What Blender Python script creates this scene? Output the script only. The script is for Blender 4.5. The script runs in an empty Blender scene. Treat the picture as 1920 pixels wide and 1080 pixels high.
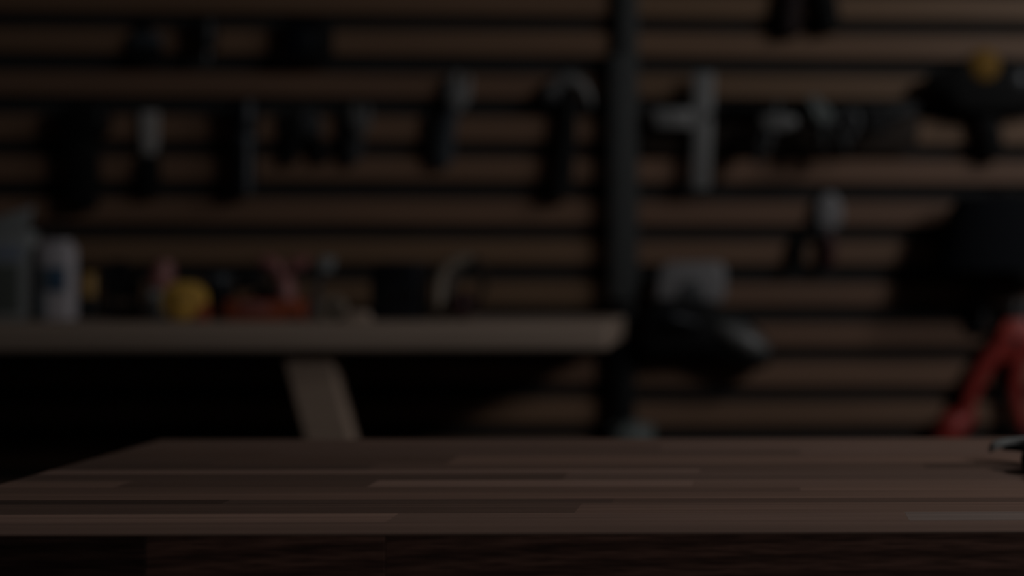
import bpy, bmesh, math, random
from mathutils import Vector, Matrix
random.seed(7)
PI = math.pi
SC = bpy.context.scene
COL = SC.collection

# ------------------------------------------------------------------ camera, world, lights, exposure
F = 2400.0                      # focal length in pixels of a 1920 x 1080 frame
CX, CY = 1476.0, 508.0          # principal point (the photograph is an off-centre crop)
EYE = Vector((0.0, 0.0, 1.135))
YAW = math.radians(-0.86)
cam_d = bpy.data.cameras.new('camera')
cam = bpy.data.objects.new('camera', cam_d); COL.objects.link(cam)
cam.location = EYE; cam.rotation_euler = (PI/2, 0, YAW)
cam_d.sensor_width = 36.0; cam_d.lens = F/1920*36
cam_d.shift_x = (960-CX)/1920; cam_d.shift_y = -(540-CY)/1920
cam_d.clip_start = 0.05
cam_d.dof.use_dof = True; cam_d.dof.focus_distance = 1.27; cam_d.dof.aperture_fstop = 1.3
SC.camera = cam

world = bpy.data.worlds.new('world'); SC.world = world; world.use_nodes = True
bg = world.node_tree.nodes['Background']
bg.inputs[0].default_value = (0.95, 0.96, 1.0, 1); bg.inputs[1].default_value = 0.025

LAMP_POS = Vector((2.60, 0.30, 2.50))
def area_light(name, loc, aim, sx, sy, power, color=(1, 1, 1)):
    d = bpy.data.lights.new(name, 'AREA'); d.shape = 'RECTANGLE'; d.size = sx; d.size_y = sy
    d.energy = power; d.color = color
    o = bpy.data.objects.new(name, d); COL.objects.link(o); o.location = loc
    o.rotation_euler = (Vector(aim)-Vector(loc)).to_track_quat('-Z', 'Y').to_euler()
    return o
key = area_light('workshop_lamp_light', LAMP_POS, (-0.7, 2.7, 1.1), 0.55, 0.30, 136)
LAMP2_POS = Vector((1.75, 1.75, 2.40))
key2 = area_light('rear_lamp_light', LAMP2_POS, (0.0, 1.6, 0.9), 0.55, 0.30, 50)

SC.view_settings.view_transform = 'Standard'; SC.view_settings.look = 'None'
SC.view_settings.gamma = 1.0; SC.view_settings.use_curve_mapping = False
SC.view_settings.exposure = -3.3

# ------------------------------------------------------------------ pixel -> place helpers
FWD = Vector((-math.sin(YAW), math.cos(YAW), 0)); RGT = Vector((math.cos(YAW), math.sin(YAW), 0)); UP = Vector((0, 0, 1))
def ray(px, py): return FWD + RGT*((px-CX)/F) + UP*(-(py-CY)/F)
WA = math.radians(1.8)                                  # the slatted wall is turned a little
WU = Vector((math.cos(WA), math.sin(WA), 0)); WN = Vector((math.sin(WA), -math.cos(WA), 0))
W0 = Vector((0, 3.12, 0))
def wall_pt(px, py, off=0.0):
    d = ray(px, py); p0 = W0 + WN*off
    return EYE + d*((p0-EYE).dot(WN)/d.dot(WN))
def wall_uz(px, py, off=0.0):
    p = wall_pt(px, py, off); return (p-W0).dot(WU), p.z
def wall_loc(u, z, off=0.0): return W0 + WU*u + WN*off + UP*z
def tab_pt(px, py, z):
    d = ray(px, py); return EYE + d*((z-EYE.z)/d.z)

# ------------------------------------------------------------------ mesh helpers
def box(bm, x0, x1, y0, y1, z0, z1, bev=0.0, seg=2):
    t = bmesh.new(); bmesh.ops.create_cube(t, size=1)
    for v in t.verts:
        v.co = Vector(((x0+x1)/2+v.co.x*(x1-x0), (y0+y1)/2+v.co.y*(y1-y0), (z0+z1)/2+v.co.z*(z1-z0)))
    if bev: bmesh.ops.bevel(t, geom=t.edges[:], offset=bev, segments=seg, affect='EDGES', profile=0.5)
    join(bm, t)
def join(bm, t, M=None):
    if M is not None: t.transform(M)
    me = bpy.data.meshes.new('tmp'); t.to_mesh(me); t.free(); bm.from_mesh(me); bpy.data.meshes.remove(me)
def prism(bm, pts, y0, y1, bev=0.0, seg=2):
    t = bmesh.new()
    a = sum(pts[i][0]*pts[(i+1) % len(pts)][1]-pts[(i+1) % len(pts)][0]*pts[i][1] for i in range(len(pts)))
    if a < 0: pts = pts[::-1]
    vs = [t.verts.new((x, y0, z)) for x, z in pts]
    f = t.faces.new(vs)
    r = bmesh.ops.extrude_face_region(t, geom=[f])
    for v in r['geom']:
        if isinstance(v, bmesh.types.BMVert): v.co.y = y1
    bmesh.ops.recalc_face_normals(t, faces=t.faces[:])
    if bev:
        try: bmesh.ops.bevel(t, geom=t.edges[:], offset=bev, segments=seg, affect='EDGES', profile=0.5, clamp_overlap=True)
        except Exception: pass
    join(bm, t)
def tube(bm, path, radii, seg=14, flat=1.0):
    path = [Vector(p) for p in path]
    if not hasattr(radii, '__len__'): radii = [radii]*len(path)
    t = bmesh.new(); rings = []; up = Vector((0, 1, 0))
    for i, p in enumerate(path):
        d = (path[min(i+1, len(path)-1)]-path[max(i-1, 0)]).normalized()
        u = up if abs(d.dot(up)) < .95 else Vector((1, 0, 0))
        a = d.cross(u).normalized(); b = a.cross(d).normalized()
        rings.append([t.verts.new(p+(a*math.cos(2*PI*k/seg)+b*math.sin(2*PI*k/seg)*flat)*radii[i]) for k in range(seg)])
    for r0, r1 in zip(rings, rings[1:]):
        for k in range(seg): t.faces.new((r0[k], r0[(k+1) % seg], r1[(k+1) % seg], r1[k]))
    t.faces.new(rings[0][::-1]); t.faces.new(rings[-1])
    bmesh.ops.recalc_face_normals(t, faces=t.faces[:])
    join(bm, t)
def lathe(bm, prof, M=None, seg=28):
    """profile (r, z) turned about z"""
    t = bmesh.new(); rings = []
    for r, z in prof:
        if r < 1e-6: rings.append([t.verts.new((0, 0, z))])
        else: rings.append([t.verts.new((r*math.cos(2*PI*k/seg), r*math.sin(2*PI*k/seg), z)) for k in range(seg)])
    for r0, r1 in zip(rings, rings[1:]):
        for k in range(seg):
            if len(r0) == 1 and len(r1) == 1: continue
            if len(r0) == 1: t.faces.new((r0[0], r1[(k+1) % seg], r1[k]))
            elif len(r1) == 1: t.faces.new((r0[k], r0[(k+1) % seg], r1[0]))
            else: t.faces.new((r0[k], r0[(k+1) % seg], r1[(k+1) % seg], r1[k]))
    for r in (rings[0], rings[-1]):
        if len(r) > 1:
            try: t.faces.new(r)
            except Exception: pass
    bmesh.ops.recalc_face_normals(t, faces=t.faces[:])
    join(bm, t, M)
def blob(bm, c, r, rot=None, seg=24):
    t = bmesh.new(); bmesh.ops.create_uvsphere(t, u_segments=seg, v_segments=seg//2, radius=1)
    M = Matrix.Translation(c) @ (rot.to_matrix().to_4x4() if rot else Matrix.Identity(4)) @ Matrix.Diagonal((*r, 1))
    join(bm, t, M)
def torus(bm, c, R, r, seg=36, ms=14, axis='Y', fl=1.0):
    t = bmesh.new(); g = []
    for i in range(seg):
        a = 2*PI*i/seg; row = []
        for j in range(ms):
            b = 2*PI*j/ms; q = R+r*math.cos(b)
            row.append(t.verts.new((q*math.cos(a), r*fl*math.sin(b), q*math.sin(a))))
        g.append(row)
    for i in range(seg):
        for j in range(ms):
            t.faces.new((g[i][j], g[(i+1) % seg][j], g[(i+1) % seg][(j+1) % ms], g[i][(j+1) % ms]))
    bmesh.ops.recalc_face_normals(t, faces=t.faces[:])
    M = Matrix.Translation(c)
    if axis == 'Z': M = M @ Matrix.Rotation(PI/2, 4, 'X')
    join(bm, t, M)
def spline(pts, n=24):
    """Catmull-Rom through pts"""
    P = [Vector(p) for p in pts]; P = [P[0]*2-P[1]]+P+[P[-1]*2-P[-2]]; out = []
    m = len(P)-3
    for i in range(n+1):
        s = i/n*m; k = min(int(s), m-1); t = s-k
        a, b, c, d = P[k:k+4]
        out.append(0.5*((2*b)+(c-a)*t+(2*a-5*b+4*c-d)*t*t+(3*b-a-3*c+d)*t**3))
    return out
def obj(name, bm, mat, parent=None, smooth=True, color=None, loc=None):
    me = bpy.data.meshes.new(name); bm.to_mesh(me); bm.free()
    if mat: me.materials.append(mat)
    if smooth:
        me.polygons.foreach_set('use_smooth', [True]*len(me.polygons))
        try: me.set_sharp_from_angle(angle=math.radians(38))
        except Exception: pass
    o = bpy.data.objects.new(name, me); COL.objects.link(o)
    if parent: o.parent = parent
    if color: o.color = (*color, 1)
    if loc is not None: o.location = loc
    return o
def tag(o, label, cat, group=None):
    o['label'] = label; o['category'] = cat
    if group: o['group'] = group
    return o
def thing(name, label, cat, loc, rz=0.0, group=None):
    o = bpy.data.objects.new(name, None); COL.objects.link(o)
    o.empty_display_size = 0.05; o.location = loc; o.rotation_euler = (0, 0, rz)
    return tag(o, label, cat, group)

# ------------------------------------------------------------------ materials
def new_mat(name):
    m = bpy.data.materials.new(name); m.use_nodes = True
    return m, m.node_tree.nodes, m.node_tree.links, m.node_tree.nodes['Principled BSDF']
def plain(name, rgb, rough=0.5, metal=0.0, spec=0.5, mottle=0.12, scale=60, bump=0.0):
    m, N, L, B = new_mat(name)
    B.inputs['Roughness'].default_value = rough; B.inputs['Metallic'].default_value = metal
    B.inputs['Specular IOR Level'].default_value = spec
    tc = N.new('ShaderNodeTexCoord'); nz = N.new('ShaderNodeTexNoise'); nz.inputs['Scale'].default_value = scale
    nz.inputs['Detail'].default_value = 5
    L.new(tc.outputs['Object'], nz.inputs['Vector'])
    mx = N.new('ShaderNodeMix'); mx.data_type = 'RGBA'
    mx.inputs[6].default_value = (*[c*(1-mottle) for c in rgb], 1); mx.inputs[7].default_value = (*[min(1, c*(1+mottle)) for c in rgb], 1)
    L.new(nz.outputs['Fac'], mx.inputs[0]); L.new(mx.outputs[2], B.inputs['Base Color'])
    if bump:
        bp = N.new('ShaderNodeBump'); bp.inputs['Strength'].default_value = bump; bp.inputs['Distance'].default_value = 0.002
        L.new(nz.outputs['Fac'], bp.inputs['Height']); L.new(bp.outputs['Normal'], B.inputs['Normal'])
    return m
def wood(name, rgb, rough=0.45, along=(1.2, 60, 60), dark=0.55, coat=0.0, fine=True, spec=0.5, bump=0.15):
    """streaky grain along the object's x axis, tinted by the object's own colour"""
    m, N, L, B = new_mat(name)
    B.inputs['Roughness'].default_value = rough; B.inputs['Specular IOR Level'].default_value = spec
    if coat: B.inputs['Coat Weight'].default_value = coat; B.inputs['Coat Roughness'].default_value = 0.3
    tc = N.new('ShaderNodeTexCoord'); oi = N.new('ShaderNodeObjectInfo')
    ad = N.new('ShaderNodeVectorMath'); ad.operation = 'ADD'
    sc = N.new('ShaderNodeVectorMath'); sc.operation = 'SCALE'; sc.inputs[0].default_value = (7.3, 3.1, 5.7)
    L.new(oi.outputs['Random'], sc.inputs['Scale']); L.new(tc.outputs['Object'], ad.inputs[0]); L.new(sc.outputs[0], ad.inputs[1])
    mp = N.new('ShaderNodeMapping'); mp.inputs['Scale'].default_value = along
    L.new(ad.outputs[0], mp.inputs['Vector'])
    n1 = N.new('ShaderNodeTexNoise'); n1.inputs['Scale'].default_value = 1.0; n1.inputs['Detail'].default_value = 7; n1.inputs['Roughness'].default_value = 0.6
    n1.inputs['Distortion'].default_value = 0.4
    L.new(mp.outputs[0], n1.inputs['Vector'])
    rp = N.new('ShaderNodeValToRGB')
    rp.color_ramp.elements[0].position = 0.33; rp.color_ramp.elements[0].color = (*[c*dark for c in rgb], 1)
    rp.color_ramp.elements[1].position = 0.66; rp.color_ramp.elements[1].color = (*rgb, 1)
    L.new(n1.outputs['Fac'], rp.inputs[0])
    mu = N.new('ShaderNodeMix'); mu.data_type = 'RGBA'; mu.blend_type = 'MULTIPLY'; mu.inputs[0].default_value = 1
    L.new(rp.outputs[0], mu.inputs[6]); L.new(oi.outputs['Color'], mu.inputs[7])
    L.new(mu.outputs[2], B.inputs['Base Color'])
    if bump:
        bp = N.new('ShaderNodeBump'); bp.inputs['Strength'].default_value = bump; bp.inputs['Distance'].default_value = 0.001
        L.new(n1.outputs['Fac'], bp.inputs['Height']); L.new(bp.outputs['Normal'], B.inputs['Normal'])
    return m
def end_grain(name, rgb):
    """arching growth rings on the front blocks of the bench"""
    m, N, L, B = new_mat(name)
    B.inputs['Roughness'].default_value = 0.6; B.inputs['Specular IOR Level'].default_value = 0.35
    tc = N.new('ShaderNodeTexCoord'); oi = N.new('ShaderNodeObjectInfo')
    mp = N.new('ShaderNodeMapping'); mp.inputs['Scale'].default_value = (0.5, 1.0, 4.0); mp.inputs['Location'].default_value = (-0.28, 0, 0.50)
    L.new(tc.outputs['Object'], mp.inputs['Vector'])
    wv = N.new('ShaderNodeTexWave'); wv.wave_type = 'RINGS'; wv.rings_direction = 'Y'
    wv.inputs['Scale'].default_value = 4.5; wv.inputs['Distortion'].default_value = 2.2; wv.inputs['Detail'].default_value = 4; wv.inputs['Detail Scale'].default_value = 1.6
    L.new(mp.outputs[0], wv.inputs['Vector'])
    m2 = N.new('ShaderNodeMapping'); m2.inputs['Scale'].default_value = (25, 200, 320); m2.inputs['Rotation'].default_value = (0, -0.25, 0)
    L.new(tc.outputs['Object'], m2.inputs['Vector'])
    nz = N.new('ShaderNodeTexNoise'); nz.inputs['Scale'].default_value = 1; nz.inputs['Detail'].default_value = 4
    L.new(m2.outputs[0], nz.inputs['Vector'])
    rp = N.new('ShaderNodeValToRGB')
    rp.color_ramp.elements[0].position = 0.1; rp.color_ramp.elements[0].color = (*[c*0.58 for c in rgb], 1)
    rp.color_ramp.elements[1].position = 0.8; rp.color_ramp.elements[1].color = (*rgb, 1)
    L.new(wv.outputs['Fac'], rp.inputs[0])
    r2 = N.new('ShaderNodeValToRGB')
    r2.color_ramp.elements[0].position = 0.35; r2.color_ramp.elements[0].color = (.45, .45, .45, 1)
    r2.color_ramp.elements[1].position = 0.62; r2.color_ramp.elements[1].color = (1, 1, 1, 1)
    L.new(nz.outputs['Fac'], r2.inputs[0])
    mu = N.new('ShaderNodeMix'); mu.data_type = 'RGBA'; mu.blend_type = 'MULTIPLY'; mu.inputs[0].default_value = 1
    L.new(rp.outputs[0], mu.inputs[6]); L.new(r2.outputs[0], mu.inputs[7])
    m3 = N.new('ShaderNodeMix'); m3.data_type = 'RGBA'; m3.blend_type = 'MULTIPLY'; m3.inputs[0].default_value = 1
    L.new(mu.outputs[2], m3.inputs[6]); L.new(oi.outputs['Color'], m3.inputs[7])
    L.new(m3.outputs[2], B.inputs['Base Color'])
    bp = N.new('ShaderNodeBump'); bp.inputs['Strength'].default_value = 0.3; bp.inputs['Distance'].default_value = 0.0006
    L.new(nz.outputs['Fac'], bp.inputs['Height']); L.new(bp.outputs['Normal'], B.inputs['Normal'])
    return m
def concrete(name, rgb):
    return plain(name, rgb, rough=0.85, spec=0.3, mottle=0.25, scale=6, bump=0.3)

M_SLAT = wood('slat_wood', (0.275, 0.160, 0.100), rough=0.55, along=(1.4, 50, 50), dark=0.72, spec=0.4)
M_TOP = wood('stave_wood', (0.37, 0.225, 0.172), rough=0.46, along=(1.6, 120, 160), dark=0.62, spec=0.9, bump=0.08)
M_END = end_grain('block_end_grain', (0.265, 0.130, 0.096))
M_SHELF = wood('shelf_wood', (0.42, 0.315, 0.25), rough=0.6, along=(1.5, 30, 30), dark=0.8, spec=0.35)
M_BACKING = plain('black_backing', (0.030, 0.030, 0.030), rough=0.9, spec=0.2, mottle=0.3, scale=8)
M_FLOOR = concrete('floor_concrete', (0.055, 0.052, 0.050))
M_CEIL = concrete('ceiling_paint', (0.10, 0.10, 0.10))
M_POST = plain('post_steel', (0.060, 0.063, 0.063), rough=0.55, spec=0.4)
M_BLACK = plain('black_plastic', (0.007, 0.007, 0.0075), rough=0.5, spec=0.35)
M_RUBBER = plain('black_rubber', (0.006, 0.006, 0.006), rough=0.75, spec=0.25)
M_NAVY = plain('navy_black_plastic', (0.006, 0.008, 0.012), rough=0.45, spec=0.4)
M_SLATEBLUE = plain('dark_slate_plastic', (0.060, 0.069, 0.080), rough=0.5)
M_STEEL = plain('brushed_steel', (0.27, 0.268, 0.265), rough=0.5, metal=0.35)
M_DSTEEL = plain('dark_steel', (0.09, 0.093, 0.098), rough=0.45, metal=0.4)
M_PALE = plain('pale_grey_plastic', (0.25, 0.24, 0.245), rough=0.5)
M_WHITE = plain('white_card', (0.55, 0.51, 0.54), rough=0.65)
M_OFFWHITE = plain('grey_card', (0.27, 0.28, 0.28), rough=0.7)
M_BLUE = plain('label_blue', (0.06, 0.12, 0.21), rough=0.5)
M_TEAL = plain('label_grey_teal', (0.14, 0.17, 0.19), rough=0.5)
M_GREYBLUE = plain('label_grey_blue', (0.20, 0.23, 0.30), rough=0.5)
M_DARKLABEL = plain('label_dark_green', (0.09, 0.10, 0.09), rough=0.6)
M_RED = plain('red_paint', (0.48, 0.060, 0.042), rough=0.42)
M_DRED = plain('dark_red_rubber', (0.055, 0.012, 0.013), rough=0.55)
M_ORED = plain('orange_red_plastic', (0.32, 0.072, 0.032), rough=0.5)
M_PINK = plain('faded_red_plastic', (0.30, 0.12, 0.11), rough=0.5)
M_YEL = plain('yellow_plastic', (0.72, 0.42, 0.085), rough=0.45)
M_AMBER = plain('amber_plastic', (0.40, 0.22, 0.05), rough=0.45)
M_BEIGE = plain('beige_tape', (0.25, 0.20, 0.155), rough=0.7)
M_SHADE = plain('matt_black_shade', (0.007, 0.008, 0.011), rough=0.85, spec=0.15)
M_DBROWN = plain('shade_and_band_brown', (0.032, 0.021, 0.015), rough=0.7, spec=0.3)
M_MAROON = plain('maroon_black_rubber', (0.016, 0.008, 0.008), rough=0.7, spec=0.3)
M_DIAL = plain('amber_dial', (0.27, 0.145, 0.028), rough=0.7, spec=0.2)
M_RED2 = plain('deep_red_paint', (0.36, 0.034, 0.026), rough=0.5)
M_MID = plain('worn_grey_steel', (0.17, 0.168, 0.165), rough=0.5, metal=0.3)
M_BLADE = plain('bright_blade', (0.52, 0.49, 0.47), rough=0.45, metal=0.2)
M_BROWN = plain('brown_leather', (0.10, 0.065, 0.045), rough=0.7)
M_GREYGREEN = plain('grey_green_paint', (0.15, 0.17, 0.165), rough=0.6)
M_TIN = plain('worn_tin', (0.50, 0.51, 0.50), rough=0.42, metal=0.1)

m_em, N_, L_, B_ = new_mat('lamp_diffuser'); B_.inputs['Base Color'].default_value = (.8, .8, .8, 1)
B_.inputs['Emission Color'].default_value = (1, .98, .95, 1); B_.inputs['Emission Strength'].default_value = 6.0

# ------------------------------------------------------------------ the setting
def struct(o): o['kind'] = 'structure'; return o
bm = bmesh.new(); box(bm, -3.6, 3.2, -0.6, 3.9, -0.05, 0.0); struct(obj('floor', bm, M_FLOOR, smooth=False))
bm = bmesh.new(); box(bm, -3.6, 3.2, -0.6, 3.9, 2.75, 2.80); struct(obj('ceiling', bm, M_CEIL, smooth=False))
SLAT_T = 0.020
bm = bmesh.new(); box(bm, -3.3, 2.6, SLAT_T, SLAT_T+0.06, 0.0, 2.75)
wall = struct(obj('wall_back', bm, M_BACKING, smooth=False)); wall.location = W0; wall.rotation_euler = (0, 0, WA)
# slat rows: centre height measured once left of the post and once right of it
rows_r = [14, 87, 163, 247, 322, 400, 474, 552, 628, 701, 775]
rows_l = [3, 79, 160, 241, 317, 396, 472, 550, 626, 698, 772]
def zs(rows, px):
    z = [wall_uz(px, y)[1] for y in rows]
    p = (z[0]-z[-1])/(len(z)-1)
    up = [z[0]+p*k for k in range(1, 12) if z[0]+p*k < 2.68][::-1]
    dn = [z[-1]-p*k for k in range(1, 12) if z[-1]-p*k > 0.06]
    return up+z+dn
SH = 45.5*3.12/F
u_post = wall_uz(1150, 400)[0]
def slats(zlist, u0, u1):
    for i, z in enumerate(zlist):
        b = bmesh.new(); h = SH*(1+random.uniform(-.03, .03))
        box(b, -(u1-u0)/2, (u1-u0)/2, 0, SLAT_T, -h/2, h/2, 0.002, 1)
        v = random.uniform(.86, 1.08); w = random.uniform(-.03, .03)
        o = obj('slat', b, M_SLAT, wall, smooth=False, color=(v*(1-w), v, v*(1-2*w)))
        o.location = ((u0+u1)/2, 0, z)
slats(zs(rows_l, 700), -3.3, u_post-0.004)
slats(zs(rows_r, 1680), u_post+0.004, 2.6)

# steel post between the two slat panels
def up(px, py, off, cx, cy):
    """wall-local (x, z) of a pixel relative to the wall point under (cx, cy)"""
    a = wall_uz(px, py, off); b = wall_uz(cx, cy, off); return a[0]-b[0], a[1]-b[1]
class WT:
    """a thing on the wall: pixel outline -> local metres in the wall's own frame (y < 0 is towards the room)"""
    def __init__(s, name, label, cat, cx, cy, off=0.0, group=None):
        s.c = (cx, cy); s.off = off
        s.o = thing(name, label, cat, wall_pt(cx, cy, off), WA, group)
    def p(s, px, py, y=0.0):
        a = wall_uz(px, py, s.off-y); b = wall_uz(*s.c, s.off); return Vector((a[0]-b[0], y, a[1]-b[1]))
    def l(s, px): return px*(wall_pt(s.c[0], s.c[1], s.off)-EYE).dot(FWD)/F
    def poly(s, pts, yy=0.0): return [(s.p(x, y, yy).x, s.p(x, y, yy).z) for x, y in pts]
    def prism(s, name, pts, y0, y1, mat, bev=0.002, parent=None, seg=2, **k):
        b = bmesh.new(); prism(b, s.poly(pts, min(y0, y1)), y0, y1, bev, seg); return obj(name, b, mat, parent or s.o, **k)
    def tube(s, name, pts, r, mat, parent=None, seg=14, flat=1.0, sp=True, n=18):
        P = [s.p(*q) for q in pts]
        if sp and len(P) > 2:
            Q = spline(P, n)
            if hasattr(r, '__len__'):
                rr = []
                for i in range(len(Q)):
                    t = i/(len(Q)-1)*(len(r)-1); k = min(int(t), len(r)-2); rr.append(s.l(r[k]+(r[k+1]-r[k])*(t-k)))
                r_ = rr
            else: r_ = s.l(r)
        else:
            Q = P; r_ = [s.l(x) for x in r] if hasattr(r, '__len__') else s.l(r)
        b = bmesh.new(); tube(b, Q, r_, seg, flat); return obj(name, b, mat, parent or s.o)
    def turned(s, name, px, py, prof, mat, y=0.0, tilt=0.0, parent=None):
        """lathe with a vertical axis: prof = (radius px, py)"""
        b = bmesh.new(); pr = [(s.l(r), -s.l(q-py)) for r, q in prof]
        lathe(b, pr, Matrix.Translation(s.p(px, py, y)) @ Matrix.Rotation(tilt, 4, 'Y')); return obj(name, b, mat, parent or s.o)
    def disc(s, name, px, py, r, y0, y1, mat, parent=None, rim=0.0):
        b = bmesh.new(); R = s.l(r)
        lathe(b, [(0, -y0), (R*.92, -y0), (R, -y0-0.0015*(1 if y1 < y0 else -1)*-1), (R, -y1-0.002), (R*.92, -y1), (0, -y1)],
              Matrix.Translation(s.p(px, py, min(y0, y1))-Vector((0, min(y0, y1), 0))) @ Matrix.Rotation(PI/2, 4, 'X')); return obj(name, b, mat, parent or s.o)

zc = wall_pt(1170, 400).z
t = thing('steel_post', 'dark grey steel upright post dividing the slatted wall', 'post', wall_loc(wall_uz(1170, 400)[0], 0), WA)
def ux(px): return wall_uz(px, 400)[0]-wall_uz(1170, 400)[0]
b = bmesh.new(); box(b, ux(1160), ux(1197), -0.028, 0.0, wall_pt(1170, 560).z, 2.75, 0.003); obj('channel', b, M_POST, t)
b = bmesh.new(); box(b, ux(1152), ux(1192), -0.048, 0.0, 0, wall_pt(1170, 561).z, 0.003); obj('shaded_foot_channel', b, M_BLACK, t)  # black colour stands in for the sander's shadow on the lower post
b = bmesh.new(); box(b, ux(1147), ux(1188), -0.050, -0.029, wall_pt(1170, 560).z, wall_pt(1170, 108).z, 0.003); obj('sleeve', b, M_POST, t)
for k in range(5):
    z = wall_pt(1170, 150+k*92).z
    b = bmesh.new(); lathe(b, [(0, 0), (.006, 0), (.0055, .003), (0, .0042)], Matrix.Translation((ux(1167), -0.050, z)) @ Matrix.Rotation(PI/2, 4, 'X')); obj('bolt', b, M_DSTEEL, t)

# ------------------------------------------------------------------ foreground bench
TZ = 0.90
bench = thing('workbench', 'dark brown butcher block workbench filling the foreground', 'workbench', (0, 0, 0))
XL = tab_pt(310, 822, TZ).x; XR = 1.15
def ty(py): return tab_pt(1440, py, TZ).y
bounds = [998, 977, 960.5, 942, 934, 922, 911, 899, 886, 879, 869, 854, 843, 832, 822]
# per row: (joints in px at the row's middle, tones of the staves; back rows painted darker at left for light falloff)
rowdef = [
    ([], [0.94]),
    ([738, 1701], [1.30, 1.02, (1.12, 1.38, 1.56)]),
    ([1085], [0.72, 0.98]),
    ([430, 1150], [0.46, 0.64, 0.74]),
    ([], [1.02]),
    ([1500], [0.86, 0.98]),
    ([240, 702, 1300], [1.02, 0.70, 1.28, 1.00]),
    ([1060], [0.66, 0.84]),
    ([1312], [1.22, 0.84]),
    ([700, 1733], [0.60, 0.74, 0.55]),  # last tone paints the shadow of the clamp lying on the bench
    ([420, 850], [0.66, 0.72, 1.04]),
    ([520, 1500], [0.72, 0.80, 1.00]),
    ([1240], [0.86, 1.04]),
    ([680], [0.92, 1.02]),
]
TT = 0.042; GAP = 0.0002
for i, (js, tones) in enumerate(rowdef):
    y0, y1 = ty(bounds[i]), ty(bounds[i+1])
    pm = (bounds[i]+bounds[i+1])/2
    xs = [XL]+[tab_pt(j, pm, TZ).x for j in js]+[XR]
    for k, tone in enumerate(tones):
        b = bmesh.new(); a0, a1 = xs[k]+.00005, xs[k+1]-.00005
        th_ = 0.0016 if i == 0 else TT                       # the front row is a thin veneer over the end-grain blocks
        box(b, -(a1-a0)/2, (a1-a0)/2, -(y1-y0)/2+GAP, (y1-y0)/2-GAP, TT/2-th_, TT/2)
        w = random.uniform(-.02, .03)
        if not isinstance(tone, tuple): tone = max(.3, 1+(tone-1)*1.25)
        cc = tone if isinstance(tone, tuple) else (tone*(1+w), tone, tone*(1-w))
        o = obj('stave', b, M_TOP, bench, smooth=False, color=cc)
        o.location = ((a0+a1)/2, (y0+y1)/2, TZ-TT/2)
# front edge of end-grain blocks
yf = ty(998)
fx = [XL, tab_pt(281, 998, TZ).x, tab_pt(725, 998, TZ).x, XR]
for k, (tone, zz) in enumerate(((0.40, 0), (1.1, 0), (1.0, 0))):
    b = bmesh.new(); a0, a1 = fx[k]+GAP, fx[k+1]-GAP
    cxk = a0+0.0
    box(b, a0-cxk, a1-cxk, 0, 0.048, -0.085, -0.0018, 0.0004, 1)
    o = obj('front_block', b, M_END, bench, smooth=False, color=(tone,)*3); o.location = (cxk, yf+0.0003, TZ)
yb = ty(822)
for lx in (XL+0.07, XR-0.07):
    for ly in (yf+0.07, yb-0.07):
        b = bmesh.new(); box(b, lx-.035, lx+.035, ly-.035, ly+.035, 0, TZ-TT-.0005, .003); obj('leg', b, M_TOP, bench, color=(.6, .6, .6))
for ly in (yf+0.07, yb-0.07):
    b = bmesh.new(); box(b, XL+.106, XR-.106, ly-.02, ly+.02, TZ-TT-.16, TZ-TT-.0865, .002); obj('rail', b, M_TOP, bench, color=(.6, .6, .6))

# ------------------------------------------------------------------ wall shelf with a diagonal strut
S_F, S_B = 0.50, 0.053
SHZ = wall_pt(800, 607, S_F).z; SHB = wall_pt(800, 659, S_F).z
u1 = wall_uz(1139, 630, S_F)[0]
shelf = thing('wooden_shelf', 'pale wooden bench shelf on a slanting leg, left of the steel post', 'shelf', wall_loc(0, SHZ), WA)
b = bmesh.new(); box(b, -3.0, u1, -S_F, -S_B, SHB-SHZ, 0, 0.009, 3); obj('board', b, M_SHELF, shelf)
# slanting leg under the board, a little behind its front edge
LO = 0.455
pz = lambda px, py: (wall_uz(px, py, LO)[0], wall_uz(px, py, LO)[1]-SHZ)
zt = SHB-SHZ-0.0005
def on_line(x0, y0, x1, y1, z):
    a, c = pz(x0, y0), pz(x1, y1); k = (z-a[1])/(c[1]-a[1]); return (a[0]+(c[0]-a[0])*k, z)
b = bmesh.new(); prism(b, [on_line(530, 668, 572, 825, zt), on_line(617, 668, 659, 825, zt), on_line(617, 668, 659, 825, -SHZ+.001), on_line(530, 668, 572, 825, -SHZ+.001)], -LO, -LO+.045, .003, 1)
obj('leg', b, M_SHELF, shelf, smooth=False, color=(1.25, 1.2, 1.16))
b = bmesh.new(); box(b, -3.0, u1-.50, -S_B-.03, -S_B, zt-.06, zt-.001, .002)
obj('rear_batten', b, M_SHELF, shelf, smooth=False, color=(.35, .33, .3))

class ST(WT):
    """a thing standing on the shelf, off metres in front of the slats"""
    def __init__(s, name, label, cat, cx, off, group=None):
        u = wall_uz(cx, 600, off)[0]
        P = wall_loc(u, SHZ, off); d = (P-EYE); cy = CY-(d.z/d.dot(FWD))*F
        s.c = (cx, cy); s.off = off
        s.o = thing(name, label, cat, wall_loc(u, SHZ+0.0006, off), WA, group)
        s.base = cy
    def p(s, px, py, y=0.0):
        q = WT.p(s, px, py, y)
        if py >= s.base-0.01: q.z = 0.0
        return q

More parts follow.
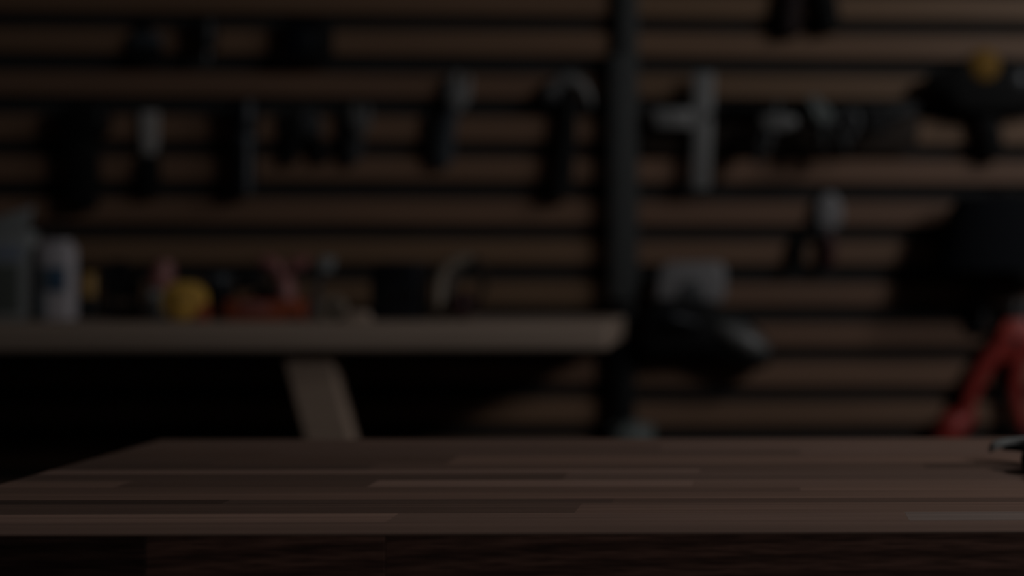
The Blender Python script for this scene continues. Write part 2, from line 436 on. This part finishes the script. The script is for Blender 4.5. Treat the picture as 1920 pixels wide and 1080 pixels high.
# cartons at the left end
t = ST('tall_carton', 'tall grey-white carton with a slanted open flap at the left end of the shelf', 'carton', 0, 0.26)
B = t.base
t.prism('box', [(-80, B), (52, B), (52, 434), (-80, 434)], -0.025, 0.022, M_OFFWHITE, .003)
t.prism('flap', [(-80, 433), (51, 433), (63, 387), (-10, 410), (-80, 425)], -0.025, -0.021, M_OFFWHITE, .0008)
t.prism('band', [(-78, 488), (40, 488), (40, 462), (-78, 462)], -0.0262, -0.0252, M_GREYBLUE, .0002)
t.prism('panel', [(-78, 588), (36, 588), (36, 496), (-78, 496)], -0.0262, -0.0252, M_DARKLABEL, .0002)
t = ST('white_canister', 'short white canister with a blue label beside the tall carton', 'canister', 100, 0.27)
B = t.base
t.prism('body', [(70, B), (128, B), (128, 466), (121, 457), (77, 457), (70, 466)], -0.024, 0.020, M_WHITE, .006)
t.prism('label', [(73, 548), (124, 548), (124, 500), (73, 500)], -0.0255, -0.0242, M_TEAL, .0002)
t.prism('label_patch', [(91, 545), (119, 545), (119, 503), (91, 503)], -0.0266, -0.0256, M_BLUE, .0002)
t.prism('side_panel', [(72, 600), (86, 600), (86, 552), (72, 552)], -0.0255, -0.0242, M_TEAL, .0002)
t.prism('lid', [(82, 456.5), (122, 456.5), (122, 450), (82, 450)], -0.019, 0.015, M_WHITE, .002)
# small jar right of the canister
t = ST('amber_lidded_jar', 'small black jar with an amber lid just right of the white canister', 'jar', 168, 0.20)
B = t.base
t.turned('glass', 168, B, [(0, B), (15, B), (17, B-4), (17, 560), (15, 557), (0, 557)], M_BLACK)
t.turned('lid', 168, 556.5, [(0, 556.5), (18, 556.5), (18, 522), (14, 513), (0, 510)], M_AMBER)
# black tool case
t = ST('black_tool_case', 'black hard case with a brown latch strip beside the amber-lidded jar', 'case', 222, 0.20)
B = t.base
t.prism('body', [(190, B), (250, B), (250, 560), (190, 560)], -0.025, 0.022, M_BLACK, .005)
t.prism('lid', [(190, 559), (250, 559), (249, 512), (242, 504), (198, 504), (191, 512)], -0.025, 0.022, M_BLACK, .005)
t.prism('latch_strip', [(206, 573), (246, 573), (246, 561), (206, 561)], -0.028, -0.0255, M_BROWN, .0006)
t.tube('handle', [(205, 504, 0), (208, 494, 0), (236, 494, 0), (239, 504, 0)], 4, M_BLACK)
# glue bottle with red cap, leaning right
t = ST('glue_bottle', 'grey glue bottle with a faded red cap behind the yellow tape measure', 'bottle', 297, 0.24)
B = t.base
t.tube('body', [(290, B-1, 0), (291, 585, 0), (295, 552, 0), (300, 541, 0)], [19, 20, 19, 12], M_OFFWHITE, seg=20)
t.tube('cap', [(300.5, 540, 0), (304, 520, 0), (310, 488, 0)], [22, 23, 15], M_PINK, seg=20)
t = ST('yellow_tape_measure', 'round yellow tape measure standing on the shelf', 'tape measure', 338, 0.33)
B = t.base
t.disc('case', 338, B-37, 36, -0.022, 0.022, M_YEL)
t.disc('hub', 338, B-37, 18, -0.026, -0.0225, M_AMBER)
t.prism('tape_mouth', [(362, B), (384, B), (384, B-26), (366, B-40)], -0.018, 0.018, M_ORED, .002)
t.prism('belt_clip', [(326, B-10), (350, B-10), (346, B-58), (330, B-58)], -0.030, -0.0265, M_YEL, .001)
t = ST('dark_tin', 'dark lidded tin between the yellow tape measure and the red tray', 'tin', 412, 0.20)
B = t.base
t.turned('can', 412, B, [(0, B), (25, B), (26, B-3), (26, 532), (24, 530), (0, 530)], M_NAVY)
t.turned('lid', 412, 529.5, [(0, 529.5), (27, 529.5), (27, 518), (24, 515), (0, 515)], M_SLATEBLUE)
# red tray with things in it
t = ST('red_tray', 'low orange-red plastic tray in the middle of the shelf', 'tray', 520, 0.27)
B = t.base; FL = []
b = bmesh.new()
h = t.l(38); x0, x1 = t.p(440, B).x, t.p(572, B).x; th = .004
box(b, x0, x1, -.06, .06, 0, th, .001); box(b, x0, x1, -.06, -.06+th, th, h, .001); box(b, x0, x1, .06-th, .06, th, h, .001)
box(b, x0, x0+th, -.056, .056, th, h, .001); box(b, x1-th, x1, -.056, .056, th, h, .001)
obj('tub', b, M_ORED, t.o)
t.prism('faded_label', [(448, B-14), (505, B-14), (505, B-32), (448, B-32)], -.0614, -.0602, M_PINK, .0002)
def in_tray(name, label, cat, cx, off):
    s = ST(name, label, cat, cx, off); s.o.location.z += th+.0006; return s
t = in_tray('black_hand_tool', 'black angled hand tool lying across the red tray', 'hand tool', 469, 0.305)
B = t.base
t.prism('grip', [(446, B), (472, B), (482, 540), (514, 548), (512, 562), (464, 560), (456, 578)], -.016, .016, M_BLACK, .004)
t.prism('head', [(444, 552), (482, 539), (476, 522), (456, 515), (440, 532)], -.02, .02, M_BLACK, .004)
t = in_tray('faded_red_squeeze_bottle', 'faded red squeeze bottle tilted in the red tray', 'bottle', 532, 0.245)
B = t.base
t.tube('bottle', [(537, B-1, 0), (536, 570, 0), (533, 535, 0), (529, 522, 0)], [19, 20, 19, 11], M_PINK, seg=20)
t.tube('red_head', [(529, 521, 0), (519, 506, 0), (496, 496, 0), (486, 492, 0)], [11, 15, 14, 8], M_PINK)
t.prism('trigger', [(536, 519), (572, 506), (576, 484), (550, 486), (532, 500)], -.014, .014, M_PINK, .004)
t = in_tray('grey_pump_cap', 'small grey nozzle sticking up at the right end of the red tray', 'nozzle', 582, 0.25)
B = t.base
t.tube('stem', [(582, B-1, 0), (594, 550, 0), (606, 512, 0)], [7, 6, 6], M_DSTEEL)
t.prism('head', [(596, 512), (618, 514), (624, 488), (602, 484)], -.012, .012, M_OFFWHITE, .003)
t = ST('masking_tape_roll', 'beige roll of masking tape propped beside the red tray', 'tape roll', 624, 0.38)
B = t.base; b = bmesh.new()
R0 = t.l(24); 
lathe(b, [(R0*.5, -.012), (R0, -.012), (R0, .012), (R0*.5, .012), (R0*.5, -.012)], Matrix.Translation((0, 0, R0)) @ Matrix.Rotation(PI/2, 4, 'X'))
obj('tape', b, M_BEIGE, t.o)
b = bmesh.new(); lathe(b, [(R0*.42, -.0122), (R0*.495, -.0122), (R0*.495, .0122), (R0*.42, .0122), (R0*.42, -.0122)], Matrix.Translation((0, 0, R0)) @ Matrix.Rotation(PI/2, 4, 'X'))
obj('core', b, M_BROWN, t.o)
t = ST('wood_offcut', 'small pale wood offcut lying on the shelf before the black speaker', 'offcut', 664, 0.40)
B = t.base
t.prism('block', [(642, B), (690, B), (684, B-18), (652, B-20)], -.02, .02, M_SHELF, .002)
t = ST('black_speaker', 'boxy blue-black radio speaker on the shelf', 'speaker', 740, 0.25)
B = t.base
t.prism('cabinet', [(694, B), (784, B), (785, 500), (778, 492), (702, 492), (694, 500)], -.06, .06, M_NAVY, .006)
t.disc('cone', 728, 552, 24, -.0605, -.064, M_BLACK)
t.disc('cone', 764, 552, 17, -.0605, -.064, M_BLACK)
t.prism('panel', [(708, 520), (774, 520), (774, 506), (708, 506)], -.0635, -.0605, M_BLACK, .0008)
t = ST('ear_defenders', 'ear defenders with a pale curved headband and dark red cups', 'ear defenders', 858, 0.28)
B = t.base
t.tube('headband', [(826, 578, 0), (824, 545, 0), (832, 512, 0), (856, 492, 0), (884, 484, 0)], [12, 12, 12, 12, 10], M_BEIGE, flat=1.5, n=30)
t.tube('band_arm', [(884, 484, 0), (902, 500, .01), (908, 525, .02), (900, 560, .02), (880, 570, .01)], [8, 8, 7, 6, 6], M_DBROWN, flat=1.4)
t.tube('padding', [(842, 560, 0), (843, 540, 0), (850, 520, 0), (868, 505, 0)], [6, 6, 6, 5], M_DSTEEL, flat=1.6)
c = bmesh.new(); blob(c, t.p(868, B-27, -.01), (t.l(24), .04, t.l(27))); obj('cup', c, M_DRED, t.o)
c = bmesh.new(); blob(c, t.p(828, B-22, .02), (t.l(15), .035, t.l(22))); obj('cup', c, M_BEIGE, t.o)
c = bmesh.new(); torus(c, t.p(868, B-27, -.04), t.l(15), t.l(5)); obj('cushion', c, M_RUBBER, t.o)

# ------------------------------------------------------------------ tools hung on the left panel
def pliers(t, jx, jy, joint, left, right, mj, ml, mr, jr=9, hr=10, yy=-.012, peg=True):
    """jaw tip, joint and the two handle ends in pixels"""
    ax, ay = joint
    dx, dy = jx-ax, jy-ay; L = math.hypot(dx, dy); nx, ny = -dy/L, dx/L
    w = jr
    for sgn in (-1, 1):
        t.prism('jaw', [(ax+nx*sgn*w*1.25-dx*.12, ay+ny*sgn*w*1.25-dy*.12), (ax+nx*sgn*w*1.35+dx*.3, ay+ny*sgn*w*1.35+dy*.3), (jx+nx*sgn*w*.55, jy+ny*sgn*w*.55),
                 (jx+nx*sgn*.6, jy+ny*sgn*.6), (ax+nx*sgn*.6-dx*.1, ay+ny*sgn*.6-dy*.1)], yy-.009, yy+.009, mj, .002)
    t.disc('rivet', ax, ay, w*.8, yy-.0095, yy-.0125, mj)
    for (ex, ey), m, sg in ((left, ml, -1), (right, mr, 1)):
        mx_, my_ = (ax+ex)/2+sg*(4+abs(ey-ay)*.06), (ay+ey)/2
        t.tube('handle', [(ax+sg*3, ay+3, yy), (mx_, my_, yy), (ex, ey, yy)], [hr*.75, hr, hr*.85], m)
    if peg: t.prism('peg', [(ax-3, ay-3), (ax+3, ay-3), (ax+3, ay+3), (ax-3, ay+3)], yy+.0092, 0, M_DSTEEL, 0)

t = WT('paint_brush', 'black paint brush hanging on the second slat near the upper left corner', 'brush', 270, 60)
t.prism('handle', [(264, 28), (276, 28), (280, 46), (284, 62), (256, 62), (260, 46)], -.018, -.004, M_BLACK, .003)
t.prism('ferrule', [(244, 62.5), (298, 62.5), (299, 84), (243, 84)], -.022, -.001, M_SLATEBLUE, .002)
t.prism('bristles', [(243, 84.5), (299, 84.5), (296, 120), (246, 118)], -.020, -.002, M_RUBBER, .002)
t = WT('stubby_screwdriver', 'black stubby screwdriver between the paint brush and the black tape measure', 'screwdriver', 388, 60)
t.turned('handle', 388, 60, [(0, 26), (12, 28), (20, 40), (18, 62), (20, 80), (14, 94), (0, 95)], M_BLACK, y=-.033)
t.turned('shaft', 388, 95.5, [(0, 95.5), (6, 95.5), (6, 112), (3, 121), (0, 121)], M_DSTEEL, y=-.033)
t.prism('clip', [(376, 64), (392, 64), (392, 72), (376, 72)], -.010, 0, M_DSTEEL, .001)
t = WT('black_tape_measure', 'square black tape measure hanging on the second slat', 'tape measure', 571, 72)
t.prism('case', [(530, 44), (546, 29), (604, 29), (617, 44), (617, 118), (530, 118)], -.045, -.004, M_BLACK, .006)
t.disc('hub', 560, 74, 27, -.0455, -.049, M_NAVY)
t.prism('tape_tip', [(519, 118), (529, 118), (529, 106), (523, 106)], -.035, -.014, M_DSTEEL, .0008)
t.prism('belt_clip', [(564, 40), (584, 40), (584, 66), (564, 66)], -.0035, 0, M_DSTEEL, 0)

t = WT('heat_gun', 'big black heat gun hanging at the far left', 'heat gun', 148, 260)
t.prism('body', [(108, 205), (118, 194), (176, 192), (190, 204), (192, 236), (178, 256), (118, 258), (108, 244)], -.060, -.004, M_BLACK, .010)
t.prism('nozzle', [(100, 214), (107.5, 212), (107.5, 240), (100, 238)], -.046, -.018, M_BLACK, .002)
t.prism('grip', [(120, 255), (172, 257), (176, 330), (172, 392), (126, 394), (118, 330)], -.052, -.010, M_RUBBER, .010)
t.prism('trigger', [(112, 262), (120, 262), (122, 300), (112, 292)], -.040, -.024, M_NAVY, .003)
t = WT('putty_knife', 'putty knife with a bright steel blade above its black handle', 'putty knife', 278, 290)
t.prism('blade', [(263, 209), (297, 209), (296, 270), (290, 289), (268, 289), (264, 270)], -.014, -.011, M_BLADE, .0008)
t.prism('handle', [(266, 289), (290, 289), (296, 320), (291, 372), (265, 372), (260, 320)], -.026, -.002, M_RUBBER, .005)
t.prism('rivet', [(275, 305), (281, 305), (281, 311), (275, 311)], -.028, -.0265, M_DSTEEL, .0008)
t = WT('black_flashlight', 'long blue-black flashlight hanging upright right of the putty knife', 'flashlight', 462, 280)
t.turned('barrel', 460, 280, [(0, 246), (18, 246), (20, 250), (20, 356), (20, 364), (0, 364)], M_NAVY, y=-.036)
t.turned('head', 460, 240, [(0, 190), (22, 190), (24, 196), (24, 226), (22, 245), (0, 245)], M_NAVY, y=-.040)
t.turned('switch', 460, 268, [(0, 256), (21.2, 257), (21.2, 264), (0, 266)], M_SLATEBLUE, y=-.036)
t.prism('clip', [(450, 300), (470, 300), (470, 310), (450, 310)], -.008, 0, M_DSTEEL, .001)
t = WT('snub_pliers', 'stubby grey-jawed pliers with black handles hanging between flashlight and slim spanner', 'pliers', 572, 245)
pliers(t, 578, 202, (580, 244), (540, 306), (604, 306), M_DSTEEL, M_RUBBER, M_RUBBER, jr=16, hr=13)
t.prism('handle_guard', [(524, 214), (548, 208), (556, 262), (532, 262)], -.020, -.001, M_RUBBER, .004)
t = WT('slim_spanner', 'slim steel spanner with a dark handle left of the adjustable wrench', 'spanner', 668, 245)
t.prism('head', [(652, 222), (660, 196), (668, 190), (670, 208), (680, 210), (686, 192), (694, 204), (694, 232), (682, 252), (668, 250)], -.020, -.010, M_MID, .002)
t.prism('shank', [(668, 250), (681, 252), (672, 300), (658, 312), (650, 302), (656, 262)], -.024, -.004, M_DSTEEL, .003)
t.prism('grip', [(640, 200), (653, 196), (655, 300), (646, 306), (638, 290)], -.022, -.001, M_RUBBER, .003)
t = WT('adjustable_wrench', 'adjustable wrench with a bright head leaning to the right', 'wrench', 838, 225)
t.prism('head', [(838, 196), (842, 164), (848, 138), (860, 132), (861, 158), (870, 160), (874, 136), (882, 146), (880, 184), (866, 206), (850, 210)], -.028, -.012, M_STEEL, .003)
t.prism('lower_jaw', [(846, 150), (842, 166), (838, 190), (832, 186), (834, 158), (840, 142)], -.026, -.014, M_DSTEEL, .002)
t.prism('shank', [(838, 202), (860, 208), (852, 250), (848, 300), (836, 316), (822, 314), (818, 300), (824, 250)], -.026, -.010, M_SLATEBLUE, .003)
t.disc('worm_screw', 848, 200, 8, -.0285, -.032, M_DSTEEL)
t.prism('grip', [(802, 214), (819, 206), (826, 240), (818, 306), (806, 312), (798, 280)], -.024, -.001, M_RUBBER, .004)
t = WT('claw_hammer', 'claw hammer with grey head and thick black grip hanging left of the steel post', 'hammer', 1062, 260)
t.tube('head', [(1030, 176, -.03), (1046, 158, -.03), (1068, 150, -.03), (1090, 160, -.03), (1104, 184, -.03), (1108, 202, -.03)], [13, 14, 15, 12, 8, 4], M_MID)
t.prism('poll', [(1020, 172), (1040, 164), (1048, 186), (1026, 196)], -.044, -.016, M_DSTEEL, .003)
t.tube('grip', [(1066, 164, -.03), (1066, 230, -.03), (1058, 300, -.03), (1050, 370, -.03)], [11, 15, 19, 20], M_RUBBER)
t.prism('hook', [(1052, 188), (1078, 188), (1078, 195), (1052, 195)], -.010, 0, M_DSTEEL, .001)

# ------------------------------------------------------------------ tools hung on the right panel
t = WT('red_black_pliers', 'dark pliers whose handles hang down from the top edge of the picture', 'pliers', 1512, 0)
pliers(t, 1512, -120, (1512, -60), (1478, 66), (1556, 60), M_DSTEEL, M_MAROON, M_RUBBER, jr=16, hr=24, yy=-.02)
t = WT('try_square', 'steel try square with a long upright blade and grey stock', 'try square', 1305, 240)
t.prism('blade', [(1300, 136), (1339, 136), (1335, 250), (1332, 354), (1297, 354), (1299, 250)], -.050, -.046, M_STEEL, .0008)
t.prism('stock', [(1224, 202), (1298, 203), (1298, 240), (1228, 239)], -.060, -.036, M_STEEL, .003)
t.prism('hanger', [(1312, 168), (1326, 168), (1326, 178), (1312, 178)], -.0455, 0, M_DSTEEL, .001)
t = WT('ledge_and_shade', 'thin black ledge above a dark brown strip painted as its shadow on the slats', 'ledge with painted shade', 1455, 245)
t.prism('board', [(1203, 208), (1716, 208), (1726, 222), (1720, 276), (1700, 288), (1203, 288)], -.012, 0, M_DBROWN, .003)  # dark sheet over the slat, painted shade under the ledge
t.prism('ledge', [(1352, 202), (1722, 202), (1722, 207), (1352, 207)], -.085, 0, M_BLACK, .001)
t.prism('lip', [(1352, 194), (1722, 194), (1722, 200), (1352, 200)], -.0865, -.0835, M_BLACK, .0006)
t = WT('locking_pliers', 'grey locking pliers hooked on the thin black ledge', 'pliers', 1440, 250)
t.prism('jaw', [(1424, 216), (1450, 211), (1494, 218), (1496, 234), (1470, 246), (1428, 244)], -.118, -.092, M_MID, .004)
t.tube('lever', [(1432, 236, -.105), (1424, 262, -.105), (1420, 306, -.105)], [11, 10, 9], M_BLACK)
t.tube('release', [(1448, 240, -.105), (1444, 262, -.105), (1436, 284, -.105)], [7, 6, 5], M_DSTEEL)
t.prism('hook', [(1452, 190), (1462, 190), (1462, 224), (1452, 224)], -.0915, -.0872, M_DSTEEL, .0006)
t = WT('tin_snips', 'dark tin snips with splayed handles hooked on the thin black ledge', 'snips', 1555, 240)
pliers(t, 1520, 180, (1548, 222), (1545, 278), (1584, 286), M_GREYGREEN, M_BLACK, M_BLACK, jr=12, hr=12, yy=-.108, peg=False)
t.prism('hook', [(1536, 190), (1546, 190), (1546, 224), (1536, 224)], -.0985, -.0872, M_DSTEEL, .0006)
t.tube('spring', [(1556, 232, -.104), (1600, 214, -.104), (1606, 236, -.104), (1592, 260, -.104)], 7, M_DSTEEL)
t = WT('ratchet', 'round black ratchet head resting at the right end of the ledge', 'ratchet', 1650, 230)
t.disc('head', 1648, 226, 22, -.092, -.115, M_BLACK)
t.tube('handle', [(1664, 222, -.103), (1690, 212, -.103), (1716, 206, -.103)], [7, 8, 8], M_DSTEEL)
t = WT('cordless_drill', 'black cordless drill with a yellow dial at the upper right edge', 'drill', 1850, 170)
t.prism('body', [(1772, 128), (1822, 102), (1960, 112), (1966, 196), (1902, 214), (1812, 212), (1776, 190)], -.072, -.004, M_RUBBER, .014, seg=3)
b = bmesh.new(); lathe(b, [(0, 0), (t.l(12), 0), (t.l(20), t.l(10)), (t.l(27), t.l(36)), (t.l(30), t.l(52)), (0, t.l(52))],
      Matrix.Translation(t.p(1734, 158, -.043)) @ Matrix.Rotation(PI/2, 4, 'Y')); obj('chuck', b, M_RUBBER, t.o)
b = bmesh.new(); blob(b, t.p(1845, 124, -.062), (t.l(32), .022, t.l(32))); obj('dial', b, M_DIAL, t.o)
t.prism('handle', [(1830, 208), (1872, 208), (1882, 262), (1884, 296), (1850, 296), (1844, 262)], -.052, -.012, M_RUBBER, .010)
b = bmesh.new(); blob(b, t.p(1910, 150, -.066), (t.l(17), .012, t.l(20))); obj('badge', b, M_DSTEEL, t.o)
t.prism('hanger', [(1880, 150), (1900, 150), (1900, 160), (1880, 160)], -.0045, 0, M_DSTEEL, .001)
t = WT('bright_pliers', 'pliers with pale bright jaws and one dark red handle below the ledge', 'pliers', 1535, 430)
t.prism('jaw', [(1530, 414), (1534, 378), (1548, 360), (1566, 362), (1580, 384), (1580, 416), (1564, 432), (1544, 428)], -.034, -.014, M_PALE, .006, seg=3)
t.disc('rivet', 1546, 430, 9, -.030, -.036, M_DSTEEL)
t.tube('handle', [(1540, 424, -.022), (1512, 440, -.022), (1498, 466, -.022), (1500, 500, -.022)], [9, 12, 12, 10], M_RUBBER)
t.tube('handle', [(1548, 428, -.022), (1556, 452, -.022), (1556, 478, -.022), (1552, 500, -.022)], [9, 11, 12, 10], M_DRED)
t.prism('peg', [(1543, 424), (1549, 424), (1549, 430), (1543, 430)], -.0135, 0, M_DSTEEL, 0)

# black lamp at the right edge
t = WT('wall_lamp', 'switched-off black wall lamp with a wide conical shade at the right edge', 'lamp', 1880, 460, 0.105)
b = bmesh.new(); l = t.l
prof = [(l(26), l(94)), (l(34), l(93)), (l(88), l(88)), (l(104), l(60)), (l(132), l(-48)), (l(129), l(-48)), (l(101), l(58)), (l(86), l(84)), (l(30), l(90)), (l(26), l(90))]
lathe(b, prof, Matrix.Diagonal((1, .62, 1, 1)), seg=48); obj('shade', b, M_SHADE, t.o)
b = bmesh.new(); lathe(b, [(0, l(101)), (l(24), l(101)), (l(22), l(106)), (l(12), l(109)), (0, l(109))]); obj('cap', b, M_BLACK, t.o)
b = bmesh.new(); lathe(b, [(0, l(94)), (l(14), l(94)), (l(14), l(62)), (l(26), l(40)), (l(30), l(12)), (l(20), l(-14)), (0, l(-22))]); obj('bulb', b, M_OFFWHITE, t.o)
sb = bmesh.new(); tube(sb, spline([(0, .012, l(70)), (l(-16), .03, l(10)), (l(-32), .06, l(-80)), (l(-34), .078, l(-130)), (l(-34), .096, l(-150))], 24), l(10)); obj('arm', sb, M_BLACK, t.o)
sb = bmesh.new(); lathe(sb, [(0, 0), (l(26), 0), (l(26), .006), (l(20), .010), (0, .010)], Matrix.Translation((l(-34), .1045, l(-150))) @ Matrix.Rotation(PI/2, 4, 'X')); obj('wall_plate', sb, M_BLACK, t.o)

# red bolt cutters
t = WT('bolt_cutters', 'bright red bolt cutters hanging open below the black lamp', 'bolt cutters', 1880, 700)
t.prism('hinge_plate', [(1866, 640), (1884, 600), (1930, 596), (1946, 640), (1930, 676), (1884, 680)], -.052, -.030, M_RED, .006)
t.prism('jaw', [(1894, 602), (1896, 566), (1910, 560), (1914, 602)], -.048, -.034, M_DSTEEL, .003)
t.prism('jaw', [(1917, 602), (1920, 560), (1934, 566), (1934, 602)], -.048, -.034, M_DSTEEL, .003)
t.tube('handle', [(1892, 634, -.042), (1852, 680, -.042), (1826, 724, -.042), (1810, 770, -.042)], [19, 18, 17, 14], M_RED2, n=24)
t.tube('grip', [(1814, 768, -.042), (1806, 786, -.042), (1786, 800, -.042), (1768, 836, -.042)], [17, 22, 30, 26], M_RED2)
t.tube('handle', [(1922, 634, -.042), (1908, 690, -.042), (1904, 740, -.042), (1918, 800, -.042)], [18, 16, 14, 13], M_RED2, n=24)
t.tube('grip', [(1918, 800, -.042), (1926, 830, -.042), (1944, 880, -.042)], [21, 21, 18], M_DRED)
t.disc('bolt', 1906, 638, 10, -.0525, -.057, M_DSTEEL)
t.prism('hook', [(1896, 612), (1916, 612), (1916, 622), (1896, 622)], -.0295, 0, M_DSTEEL, .001)

# black power tool right of the post
t = WT('power_sander', 'black power sander with a pale grey dust box hanging right of the post', 'sander', 1310, 600)
t.prism('body', [(1204, 600), (1212, 576), (1236, 562), (1330, 566), (1386, 590), (1436, 632), (1450, 668), (1436, 694), (1392, 688), (1330, 664), (1214, 672), (1203, 650)], -.105, -.012, M_BLACK, .020, seg=3)
t.prism('dust_box', [(1226, 563), (1234, 510), (1250, 492), (1350, 490), (1362, 504), (1360, 562), (1338, 570), (1300, 566)], -.085, -.018, M_PALE, .010, seg=3)
t.prism('box_recess', [(1268, 563), (1276, 536), (1300, 524), (1316, 534), (1322, 564)], -.0885, -.0855, M_DSTEEL, .001)
b = bmesh.new(); from mathutils import Euler
blob(b, t.p(1390, 636, -.088), (t.l(58), .042, t.l(26)), Euler((0, math.radians(27), 0))); obj('nose_guard', b, M_MID, t.o)
t.tube('side_handle', [(1214, 610, -.107), (1256, 596, -.128), (1300, 606, -.107)], [12, 13, 12], M_NAVY)
t.prism('bracket', [(1270, 590), (1310, 590), (1310, 620), (1270, 620)], -.0125, 0, M_DSTEEL, .001)
# grey cap beside the post
t = WT('junction_box', 'grey domed junction box low on the wall at the foot of the post', 'junction box', 1186, 840, 0.0525)
b = bmesh.new(); lathe(b, [(0, 0), (t.l(40), 0), (t.l(40), .02), (t.l(34), .040), (t.l(16), .052), (0, .054)], Matrix.Translation(t.p(1186, 828, 0)) @ Matrix.Rotation(PI/2, 4, 'X')); obj('dome', b, M_GREYGREEN, t.o)
t.prism('back_plate', [(1146, 870), (1226, 870), (1226, 796), (1146, 796)], .0002, .0012, M_GREYGREEN, .0002)

# ------------------------------------------------------------------ tool lying on the bench at the right
P0 = tab_pt(1930, 890, TZ)
t = thing('bench_clamp', 'steel-levered clamp with a black body on the benchtop at the right edge', 'clamp', (P0.x, P0.y, TZ+.0008))
def tl(px, py, Y):
    """local position of a pixel seen at depth Y"""
    d = ray(px, py); q = EYE+d*((Y-EYE.y)/d.y); return q-Vector((P0.x, P0.y, TZ+.0008))
b = bmesh.new()
Y1 = P0.y+.10
a_ = [tl(1862, 836, Y1), tl(1880, 832, Y1), tl(1913, 827, Y1-.005), tl(1930, 830, Y1-.02)]
tmp = bmesh.new(); prev = None; rings = []
for q, w, h in ((tl(1854, 846, Y1), .006, .003), (tl(1857, 840, Y1), .008, .004), (tl(1866, 834, Y1), .009, .0045), (tl(1884, 831, Y1), .009, .0045), (tl(1910, 828, Y1), .009, .0045), (tl(1936, 829, Y1-.01), .010, .006), (tl(1960, 838, Y1-.03), .010, .008), (tl(1966, 858, Y1-.05), .010, .008)):
    rings.append([tmp.verts.new(q+Vector(c)) for c in ((0, -w, -h), (0, w, -h), (0, w, h), (0, -w, h))])
for r0, r1 in zip(rings, rings[1:]):
    for k in range(4): tmp.faces.new((r0[k], r0[(k+1) % 4], r1[(k+1) % 4], r1[k]))
tmp.faces.new(rings[0][::-1]); tmp.faces.new(rings[-1]); bmesh.ops.recalc_face_normals(tmp, faces=tmp.faces[:])
bmesh.ops.bevel(tmp, geom=tmp.edges[:], offset=.0018, segments=2, affect='EDGES'); join(b, tmp); obj('lever', b, M_TIN, t)
b = bmesh.new(); q = tl(1874, 838, Y1-.006); q2 = tl(1945, 838, Y1-.02)
tube(b, [q+Vector((.004, 0, -.001)), (q+q2)/2+Vector((0, 0, -.001)), q2+Vector((0, 0, -.004))], [.003, .0045, .006]); obj('underside_spring', b, M_BLACK, t)
b = bmesh.new(); lathe(b, [(0, 0), (.028, 0), (.031, .003), (.033, .014), (.030, .024), (.018, .030), (0, .031)], Matrix.Translation((.027, .018, 0))); obj('body', b, M_BLACK, t)
b = bmesh.new(); lathe(b, [(0, 0), (.026, 0), (.028, .003), (.028, .008), (0, .010)], Matrix.Translation((.024, -.042, 0))); obj('foot', b, M_BLACK, t)
b = bmesh.new(); tube(b, [(.026, -.040, .006), (.034, -.02, .012), (.036, .0, .016)], .008); obj('bridge', b, M_DSTEEL, t)

# ------------------------------------------------------------------ the workshop's ceiling lamp (outside the picture, upper right)
def lamp_fixture(lab, pos, light):
    t = thing('workshop_lamp', lab, 'lamp', pos, 0, 'workshop lamps')
    t.rotation_euler = light.rotation_euler
    b = bmesh.new(); box(b, -.30, .30, -.18, .18, .012, .06, .006); obj('housing', b, M_BLACK, t)
    b = bmesh.new(); box(b, -.27, .27, -.15, .15, .006, .0115, .001); obj('diffuser', b, m_em, t)
    b = bmesh.new(); q = t.rotation_euler.to_matrix().inverted() @ Vector((0, 0, 2.75-pos.z))
    tube(b, [Vector((0, 0, .055)), q], .008); obj('drop_rod', b, M_BLACK, t)
lamp_fixture('rectangular workshop lamp hanging from the ceiling in front of the bench', LAMP_POS, key)
lamp_fixture('rectangular workshop lamp hanging from the ceiling behind the bench', LAMP2_POS, key2)

# ------------------------------------------------------------------ details that belong to a part rather than to the whole thing
SUB = [('white_canister', 'label_patch', 'label'), ('wall_lamp', 'bulb', 'shade'), ('wall_lamp', 'cap', 'shade'), ('black_tape_measure', 'hub', 'case'),
       ('yellow_tape_measure', 'hub', 'case'), ('steel_post', 'bolt', 'sleeve'), ('ear_defenders', 'cushion', 'cup'), ('cordless_drill', 'badge', 'body'),
       ('cordless_drill', 'dial', 'body'), ('power_sander', 'box_recess', 'dust_box'), ('putty_knife', 'rivet', 'handle'), ('black_speaker', 'cone', 'cabinet'), ('black_tool_case', 'latch_strip', 'body'), ('black_tool_case', 'handle', 'lid'), ('black_flashlight', 'switch', 'barrel'), ('tall_carton', 'band', 'box'), ('tall_carton', 'panel', 'box'), ('heat_gun', 'trigger', 'grip'),
       ('adjustable_wrench', 'worm_screw', 'head'), ('bright_pliers', 'rivet', 'jaw'), ('bolt_cutters', 'bolt', 'hinge_plate')]
base = lambda n: n.split('.')[0]
for tn, cn, pn in SUB:
    root = bpy.data.objects[tn]; kids = list(root.children)
    par = [k for k in kids if base(k.name) == pn]
    for k in kids:
        if base(k.name) == cn and par: k.parent = par[0]
